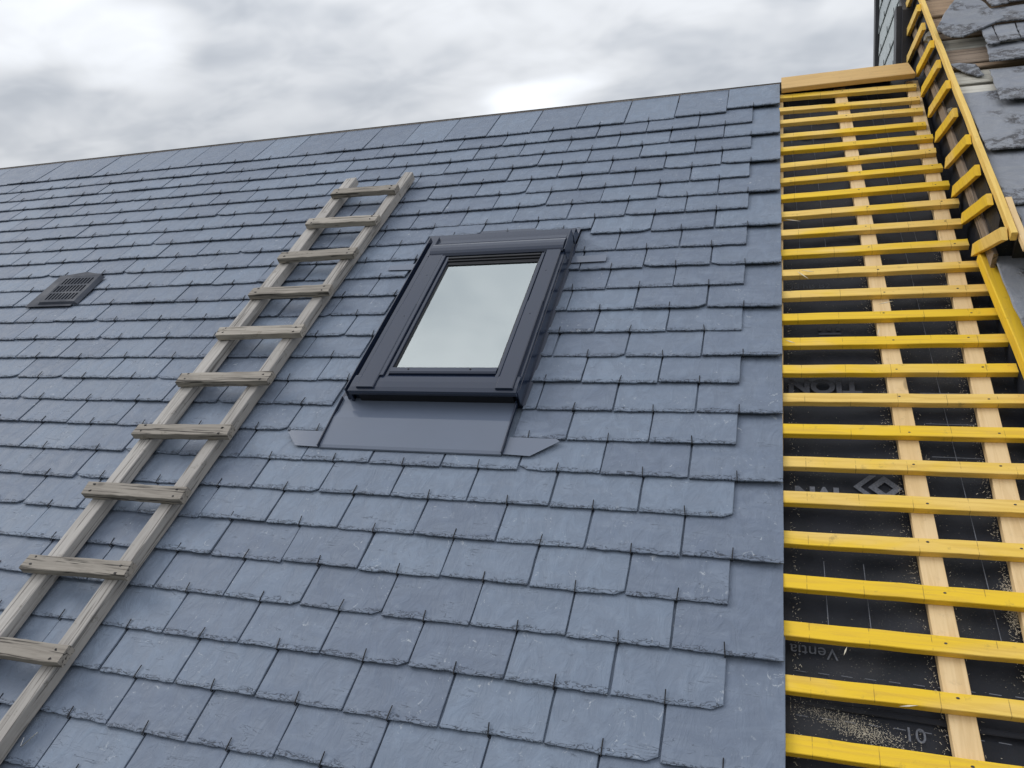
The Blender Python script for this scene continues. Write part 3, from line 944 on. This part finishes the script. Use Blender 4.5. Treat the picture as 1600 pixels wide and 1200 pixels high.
# ================================================================== neighbouring house: raised parallel roof, cheek, hung slates
nb = empty('neighbouring_house', (2.0, -0.5, 0))
tag(nb, 'neighbouring raised roof with broken old lichened slates and a battened side cheek', 'house')
NL = Vector(nb.location)
NR = 0.20                                     # its boarding height above the new slates
nroof = obj('roof', plate([(0.60, -1.36), (4.5, -1.36), (4.5, 1.70), (0.60, 1.70)], 0.02, 0.170), M['deck'], nb)
on_roof(nroof, NL)
tag(nroof, 'old slate roof, slates slipped and boards showing')
obj('lower_deck', plate([(0.60, -3.6), (4.5, -3.6), (4.5, -1.362), (0.60, -1.362)], -0.08, 0.030), M['deck'], nroof)
# sheathing boards
for (v0, v1, m) in ((0.72, 0.55, 'old_board'), (0.54, 0.36, 'old_board'), (0.345, 0.155, 'old_board'), (0.135, -0.015, 'old_board'), (-0.03, -0.088, 'old_board'), (-0.10, -0.195, 'white_board'), (-0.21, -0.335, 'old_board'), (-0.345, -0.375, 'old_board'), (-0.405, -0.505, 'white_board'), (-0.53, -0.66, 'white_board'), (-0.68, -0.80, 'old_board'), (-0.82, -0.95, 'old_board'), (-0.97, -1.12, 'old_board'), (-1.14, -1.30, 'old_board')):
    wd = v0 - v1
    obj('sheathing_board', bar((0.568, (v0+v1)/2, 0.183 + uni(-0.003, 0.003)), (1.9, (v0+v1)/2 + uni(-0.004, 0.004), 0.183), wd, 0.022, 5, 0.0012, 0.003), M[m], nroof)

def old_slate(poly, n0, n1, twist=(0, 0), seed=0, thick=0.005):
    """slate of any outline: outline is subdivided and roughened; n0 at lowest point, n1 at top"""
    rg = random.Random(seed)
    pts = []
    k = len(poly)
    for i in range(k):
        a, b = poly[i], poly[(i+1) % k]
        L = math.hypot(b[0]-a[0], b[1]-a[1]); m_ = max(1, int(L/0.022))
        for j in range(m_):
            t = j/m_; e = 0.0018 if j else 0
            pts.append((a[0] + (b[0]-a[0])*t + rg.uniform(-e, e), a[1] + (b[1]-a[1])*t + rg.uniform(-e, e)))
    vmin = min(p[1] for p in pts); vmax = max(p[1] for p in pts); umin = min(p[0] for p in pts)
    ucx = sum(p[0] for p in pts)/len(pts); vcx = sum(p[1] for p in pts)/len(pts)
    def z(u, v): return n0 + (n1-n0)*(v-vmin)/(vmax-vmin) + twist[0]*(u-umin)
    vs, uv = [], []
    kk = len(pts)
    for u, v in pts:
        d = math.hypot(ucx-u, vcx-v) or 1; s = rg.uniform(0.0015, 0.005)/d
        uu_, vv_ = u + (ucx-u)*s, v + (vcx-v)*s
        vs.append((uu_, vv_, z(uu_, vv_))); uv.append((uu_-ucx, vv_-vmin))
    for u, v in pts: vs.append((u, v, z(u, v) - rg.uniform(0.0012, 0.003))); uv.append((u-ucx, v-vmin))
    for u, v in pts: vs.append((u, v, z(u, v) - thick)); uv.append((u-ucx, v-vmin))
    fs = [tuple(range(kk)), tuple(range(2*kk, 3*kk))[::-1]]
    for lev in (0, 1):
        for i in range(kk):
            j = (i+1) % kk; fs.append((lev*kk+i, (lev+1)*kk+i, (lev+1)*kk+j, lev*kk+j))
    me = slate_mesh('old_slate', [(vs, fs, uv, None)], [rg.random()], M['old_slate'])
    bm = bmesh.new(); bm.from_mesh(me); fix(bm); bm.to_mesh(me); bm.free()
    return obj('slate', me, None, nroof)
old_slate([(0.567, -0.60), (0.742, -0.60), (0.80, -0.60), (0.80, -1.03), (0.576, -1.036), (0.569, -1.028), (0.567, -1.005)], 0.222, 0.204, seed=1)
old_slate([(0.567, -0.86), (0.82, -0.86), (0.82, -1.327), (0.567, -1.325)], 0.2115, 0.199, seed=2)
old_slate([(0.584, -1.16), (0.84, -1.16), (0.84, -1.512), (0.592, -1.506), (0.585, -1.48), (0.594, -1.454), (0.584, -1.432), (0.590, -1.385), (0.584, -1.329)], 0.2045, 0.197, seed=3)
old_slate([(0.671, -0.455), (0.87, -0.455), (0.87, -0.735), (0.651, -0.737)], 0.234, 0.214, seed=4)
old_slate([(0.690, -0.26), (0.82, -0.26), (0.87, -0.26), (0.86, -0.444), (0.670, -0.446)], 0.240, 0.224, seed=5)
old_slate([(0.691, -0.12), (0.731, -0.12), (0.722, -0.305), (0.685, -0.311)], 0.244, 0.236, seed=6)
old_slate([(0.735, -0.12), (0.804, -0.12), (0.789, -0.287), (0.724, -0.297)], 0.245, 0.236, seed=7)
old_slate([(0.806, -0.12), (0.90, -0.12), (0.90, -0.286), (0.792, -0.288)], 0.245, 0.236, seed=8)
old_slate([(0.735, 0.04), (0.95, 0.04), (0.95, -0.134), (0.718, -0.125)], 0.250, 0.240, seed=9)
old_slate([(0.745, 0.24), (0.816, 0.24), (0.812, 0.042), (0.752, 0.025)], 0.255, 0.246, seed=10)
old_slate([(0.818, 0.24), (0.97, 0.24), (0.96, 0.035), (0.815, 0.05)], 0.256, 0.246, seed=11)
old_slate([(0.70, 0.42), (0.79, 0.42), (0.79, 0.20), (0.695, 0.205)], 0.258, 0.250, seed=12)
old_slate([(0.795, 0.42), (1.0, 0.42), (1.0, 0.20), (0.795, 0.20)], 0.258, 0.250, seed=13)
KK = [(0.555, -0.087), (0.603, 0.058), (0.646, 0.155), (0.702, 0.164), (0.736, 0.103), (0.747, 0.036), (0.77, -0.015), (0.78, -0.067), (0.719, -0.114), (0.627, -0.187), (0.592, -0.175), (0.575, -0.151)]
o = old_slate([(a - 0.006, b - 0.03) for a, b in KK], 0.245, 0.262, seed=14, thick=0.006)
tag(o, 'large slipped slate with rounded corners and dark lichen')
old_slate([(0.56, -0.369), (0.593, -0.368), (0.641, -0.389), (0.654, -0.472), (0.634, -0.477), (0.601, -0.445)], 0.205, 0.212, seed=15)
# further courses to the right, out of frame
rg5 = random.Random(5)
for r_ in range(8):
    for k in range(3):
        uu0 = 0.875 + k*0.26 + (0.1 if r_ % 2 else 0) ; vt = -1.33 + r_*0.29
        if r_ >= 4: uu0 += 0.12
        old_slate([(uu0, vt+0.42), (uu0+0.255, vt+0.42), (uu0+0.255, vt), (uu0, vt+rg5.uniform(-0.004, 0.004))], 0.2145 + (0.04 if r_ > 3 else 0.012*r_*0.6), 0.198 + (0.035 if r_ > 3 else 0.012*r_*0.5), seed=30 + r_*5 + k)
# low slates beside the bare battens
old_slate([(0.558, -1.342), (0.584, -1.331), (0.616, -1.299), (0.646, -1.265), (0.95, -1.22), (0.95, -1.86), (0.62, -1.86), (0.582, -1.76), (0.572, -1.69), (0.566, -1.6), (0.562, -1.51)], 0.060, 0.058, seed=21)
old_slate([(0.64, -1.70), (1.0, -1.70), (1.0, -2.3), (0.66, -2.3)], 0.052, 0.050, seed=22)
old_slate([(0.66, -2.15), (1.0, -2.15), (1.0, -2.75), (0.68, -2.75)], 0.044, 0.042, seed=23)

# cheek: vertical face between the two roofs, with membrane, an old rafter, fillets and short battens
chk = obj('side_cheek', plate([(0, 0), (1, 0), (1, 1), (0, 1)], 0, 0.01), M['membrane'], nb)
chk.data = mesh('side_cheek', [(0.556, v, n) for v, n in ((-3.4, -0.08), (1.7, -0.08), (1.7, 0.17), (-1.33, 0.17), (-1.36, -0.012), (-3.4, -0.012))] + [(0.60, v, n) for v, n in ((-3.4, -0.08), (1.7, -0.08), (1.7, 0.17), (-1.33, 0.17), (-1.36, -0.012), (-3.4, -0.012))],
                [(0, 1, 2, 3, 4, 5), (11, 10, 9, 8, 7, 6)] + [(k, (k+1) % 6, 6 + (k+1) % 6, 6 + k) for k in range(6)])
chk.data.materials.append(M['membrane'])
on_roof(chk, NL)
tag(chk, 'dark side cheek carrying short yellow battens')
obj('old_rafter', bar((0.553, -1.375, 0.062), (0.553, 0.95, 0.062), 0.012, 0.048, 12, 0.001, 0.002, side=(1, 0, 0)), M['old_beam'], chk)
obj('fillet_board', bar((0.556, -1.475, 0.205), (0.551, 0.95, 0.214), 0.015, 0.024, 14, 0.001, 0.0015, side=(1, 0, 0)), M['yellow_y'], chk)
obj('fillet_batten', bar((0.574, -1.530, 0.203), (0.572, -1.30, 0.209), 0.016, 0.016, 3, 0.001, 0.0012, side=(1, 0, 0)), M['pine_y'], chk)
# board laid along the foot of the cheek
obj('foot_board', bar((0.650, -3.4, 0.006), (0.557, -1.272, 0.012), 0.044, 0.036, 16, 0.0010, 0.0020, side=(1, 0, 0), ends=(0, 0.2)), M['yellow_y'], chk)
# short battens: horizontal, running towards the viewer
E_ = Vector((0, math.cos(PITCH), -math.sin(PITCH)))
PERP = Vector((0, math.sin(PITCH), math.cos(PITCH)))
for k, v in enumerate([1.08, 0.89, 0.70, 0.502, 0.319, 0.108, -0.075, -0.27, -0.47, -0.677, -0.86, -1.03, -1.207]):
    low = Vector((0.537, v, 0.006)) - E_*uni(-0.004, 0.02)
    ln = (0.200 + uni(-0.006, 0.006))/math.sin(PITCH)
    high = low - E_*ln
    off = -PERP*0.018
    if k < 5: low = low + E_*0.07
    me = bar(low + off, high + off, 0.036, 0.014, 5, 0.0009, 0.0012, side=PERP, ends=(0.45 + uni(-0.1, 0.1), -0.55 + uni(-0.15, 0.1)))
    obj('cheek_batten', me, M['yellow_y'], chk)

# hung slate wall beyond the ridge (vertical, facing left) : built in world axes
hw = obj('slate_hung_wall', mesh('slate_hung_wall', [(a - NL.x, b - NL.y, c) for a, b, c in
      [(x, y, z) for x in (0.512, 0.60) for y, z in ((0.30, H0-1.0), (1.12, H0-1.0), (1.12, H0+1.25), (0.30, H0+0.42))]],
      [(0, 1, 2, 3), (4, 7, 6, 5), (0, 4, 5, 1), (1, 5, 6, 2), (2, 6, 7, 3), (3, 7, 4, 0)]), M['trim'], nb)
tag(hw, 'slate-hung wall with sky sheen painted into its colour, rising behind the ridge')
wr = random.Random(9)
for r_ in range(12):
    z0 = H0 - 0.25 + r_*0.125
    off = 0.11 if r_ % 2 else 0.0
    for k in range(-1, 4):
        y0, y1 = max(0.40, 0.40 + k*0.22 + off), min(1.075, 0.40 + (k+1)*0.22 + off)
        if y1 - y0 < 0.03: continue
        if z0 + 0.1 > H0 + 0.40 + (y1 - 0.30)*1.0 + 0.2: continue
        v, f, q = slate_geo(y1 - y0 - 0.003, 0.30, wr)
        # local x -> world +Y (mirrored so the face looks to -X), local y -> world Z
        mx = Matrix(((0, 0, -1, 0.506 - NL.x), (-1, 0, 0, (y0+y1)/2 - NL.y), (0, 1, 0, z0), (0, 0, 0, 1))) @ Matrix.Rotation(-0.045, 4, 'X')
        me = slate_mesh('slate', [(v, f, q, None)], [wr.random()], M['sky_sheen_slate'])
        o = link(bpy.data.objects.new('slate', me), hw); o.matrix_basis = mx
        hvv, hff = hook_geo(wr); hm = mesh('hook', hvv, hff); hm.materials.append(M['hook'])
        o = link(bpy.data.objects.new('hook', hm), hw); o.matrix_basis = mx
for y0, y1 in ((1.075, 1.14), (0.325, 0.395)):
    zt = 1.25 if y0 > 1 else 0.45
    me = box(0.490 - NL.x, 0.515 - NL.x, y0 - NL.y, y1 - NL.y, H0 - 1.0, H0 + zt, 0.002)
    obj('corner_trim', me, M['trim'], hw)
# tuft of mineral wool between the fillets
for (u, v, n, s) in ((0.556, 0.02, 0.165, 0.022), (0.556, 0.30, 0.17, 0.018), (0.557, -0.55, 0.12, 0.016)):
    bm = bmesh.new(); bmesh.ops.create_icosphere(bm, subdivisions=2, radius=s)
    for q in bm.verts: q.co = Vector((u, v, n)) + q.co*uni(0.6, 1.25)
    obj('mineral_wool', bm_mesh(bm, 'mineral_wool'), M['insulation'], chk)
# body of the neighbouring house under its roof
e1 = W(0, -3.5, 0.0); r1 = W(0, 1.65, 0.02)
p = [(e1.y, 0), (1.7, 0), (1.7, r1.z - 0.3), (r1.y, r1.z - 0.05), (e1.y, e1.z - 0.05)]
vs = [(0.605 - NL.x, a - NL.y, b) for a, b in p] + [(4.4 - NL.x, a - NL.y, b) for a, b in p]
obj('wall', mesh('wall', vs, [(0, 1, 6, 5), (1, 2, 7, 6), (2, 3, 8, 7), (0, 5, 9, 4), tuple(range(5))[::-1], tuple(range(5, 10))]), M['render'], nb)

# ================================================================== ladder lying on the slates
lad = empty('roof_ladder', W(-1.75, -3.4, 0.0))
lad.rotation_euler = ROOF_MX.to_euler()
tag(lad, 'weathered grey wooden roof ladder with plank rungs lying on the slates', 'ladder')
LB = Vector((-1.75, -3.4, 0.0))
def lp(u, v, n): return Vector((u, v, n)) - LB
def rail_l(v): return -1.858 - 0.006*(-v - 0.5)
def rail_r(v): return -1.568 - 0.034*(-v - 0.5) if v > -1.4 else -1.5985 - 0.028*(-v - 1.4)
obj('rail', bar(lp(rail_l(-3.6), -3.6, 0.026), lp(rail_l(-0.505), -0.505, 0.026), 0.050, 0.036, 26, 0.0013, 0.0018, side=(1, 0, 0), ends=(0, 0.15)), M['grey_y'], lad)
me = bar(lp(-1.662, -3.6, 0.026), lp(-1.569, -0.50, 0.026), 0.042, 0.038, 26, 0.0013, 0.0018, side=(1, 0, 0), ends=(0, -0.12))
obj('rail', me, M['grey_y'], lad)
RG = [(-1.867, -1.552, -0.672), (-1.876, -1.545, -0.918), (-1.879, -1.543, -1.163), (-1.881, -1.542, -1.401), (-1.887, -1.543, -1.636), (-1.894, -1.543, -1.876), (-1.905, -1.558, -2.113), (-1.917, -1.565, -2.352), (-1.920, -1.576, -2.603), (-1.905, -1.592, -2.838), (-1.915, -1.605, -3.08), (-1.92, -1.61, -3.32)]
for i, (a, b, v) in enumerate(RG):
    t = uni(-0.006, 0.006)
    me = bar(lp(a, v - 0.004 - t, 0.0595), lp(b, v - 0.004 + t, 0.0595), 0.044 + uni(-0.003, 0.003), 0.024, 12, 0.0012, 0.0016, ends=(uni(-0.15, 0.15), uni(-0.15, 0.15)))
    r_ = obj('rung', me, M['grey_x'], lad)
    for s in (a + 0.028, b - 0.028):
        for dv in (-0.012, 0.011):
            bm = bmesh.new(); bmesh.ops.create_cone(bm, segments=8, radius1=0.0032, radius2=0.0026, depth=0.002, cap_ends=True)
            for q in bm.verts: q.co += lp(s + uni(-0.004, 0.004), v - 0.004 + dv, 0.0722)
            obj('nail', bm_mesh(bm, 'nail'), M['hook'], r_)

# ================================================================== small things
lh = empty('loose_hook', W(-1.600, -3.015, 0.006))
lh.rotation_euler = ROOF_MX.to_euler()
tag(lh, 'loose shiny wire hook lying on the slates beside the ladder', 'hook')
v, f = tube([(-0.014, 0.006, 0.001), (-0.008, -0.012, 0.001), (-0.004, -0.012, 0.001), (0.014, 0.022, 0.0015)], 0.0011, 6)
obj('wire', mesh('wire', v, f), M['wire'], lh)

# sawdust and shavings caught on the membrane beside the counter battens
def shavings():
    rg = random.Random(21)
    vs, fs = [], []
    def chip(u, v, n, s):
        o = len(vs); a = rg.uniform(0, 6.28); l = s*rg.uniform(0.8, 3.2); w = s*rg.uniform(0.3, 0.6)
        d = Vector((math.cos(a), math.sin(a), rg.uniform(-0.2, 0.5))); e = Vector((-math.sin(a), math.cos(a), rg.uniform(-0.3, 0.3)))
        c = Vector((u, v, n)); h = Vector((0, 0, s*0.35))
        for q in (c-d*l-e*w, c+d*l-e*w, c+d*l+e*w, c-d*l+e*w): vs.append(tuple(q))
        for q in (c-d*l-e*w+h, c+d*l-e*w+h, c+d*l+e*w+h, c-d*l+e*w+h): vs.append(tuple(q))
        for t in ((0, 3, 2, 1), (4, 5, 6, 7), (0, 1, 5, 4), (1, 2, 6, 5), (2, 3, 7, 6), (3, 0, 4, 7)): fs.append(tuple(o+i for i in t))
    for _ in range(2400):
        v = -2.9 + 1.75*rg.random()**1.5
        cbu = 0.240 + 0.060*(0.115 - v)/2.783; cb2 = 0.520 - 0.068*(0.115 - v)/2.783
        b = rg.choice((cbu - 0.026, cbu - 0.026, cb2 - 0.026, cb2 - 0.026, 0.015))
        sgn = 1 if b == 0.015 else -1
        if rg.random() < 0.08: b = cbu + 0.027; sgn = 1
        chip(b + sgn*abs(rg.gauss(0, 0.010)), v + rg.gauss(0, 0.006), -0.0535 + rg.uniform(-0.002, 0.002), rg.uniform(0.0003, 0.0009))
    for _ in range(1100):
        u = rg.uniform(0.01, 0.58); v = rg.uniform(-2.9, -1.2)
        chip(u, v, -0.0545, rg.uniform(0.0002, 0.0005))
    for _ in range(1800):
        t = min(1, max(-0.1, rg.gauss(0.45, 0.24))); u = 0.03 + 0.20*t; v = -2.668 - 0.055*t + rg.gauss(0, 0.010 + 0.004*t)
        chip(u, v, -0.0545 + abs(rg.gauss(0, 0.002)), rg.uniform(0.0002, 0.0006))
    for _ in range(1200):
        chip(0.43 + rg.gauss(0, 0.010), -2.40 + rg.gauss(0, 0.03), -0.0535, rg.uniform(0.0003, 0.0008))
    # long splinters standing on the battens
    for (u, v, a, l) in ((0.035, -0.99, -0.5, 0.028), (0.06, -1.31, -1.0, 0.03), (0.075, -1.29, -0.4, 0.02), (0.02, -1.63, -0.6, 0.016), (0.25, -1.59, 1.3, 0.018), (0.11, -2.565, 1.2, 0.010), (0.21, -2.66, 0.15, 0.016), (0.28, -1.46, 0.2, 0.02)):
        d = Vector((math.cos(a), math.sin(a), 0.1)); e = Vector((-math.sin(a), math.cos(a), 0))*0.0014
        c = Vector((u, v, -0.010)); o = len(vs)
        for q in (c-d*l-e*0.2, c-e, c+d*l, c+e): vs.append(tuple(q))
        for q in (c-d*l-e*0.2, c-e, c+d*l, c+e): vs.append(tuple(q + Vector((0, 0, 0.0012))))
        for t in ((0, 3, 2, 1), (4, 5, 6, 7), (0, 1, 5, 4), (1, 2, 6, 5), (2, 3, 7, 6), (3, 0, 4, 7)): fs.append(tuple(o+i for i in t))
    return mesh('sawdust', vs, fs)
sd_ = obj('sawdust', shavings(), M['dust'])
sd_.matrix_world = ROOF_MX
tag(sd_, 'pale sawdust and shavings scattered on the black membrane between battens', 'sawdust', kind='stuff')
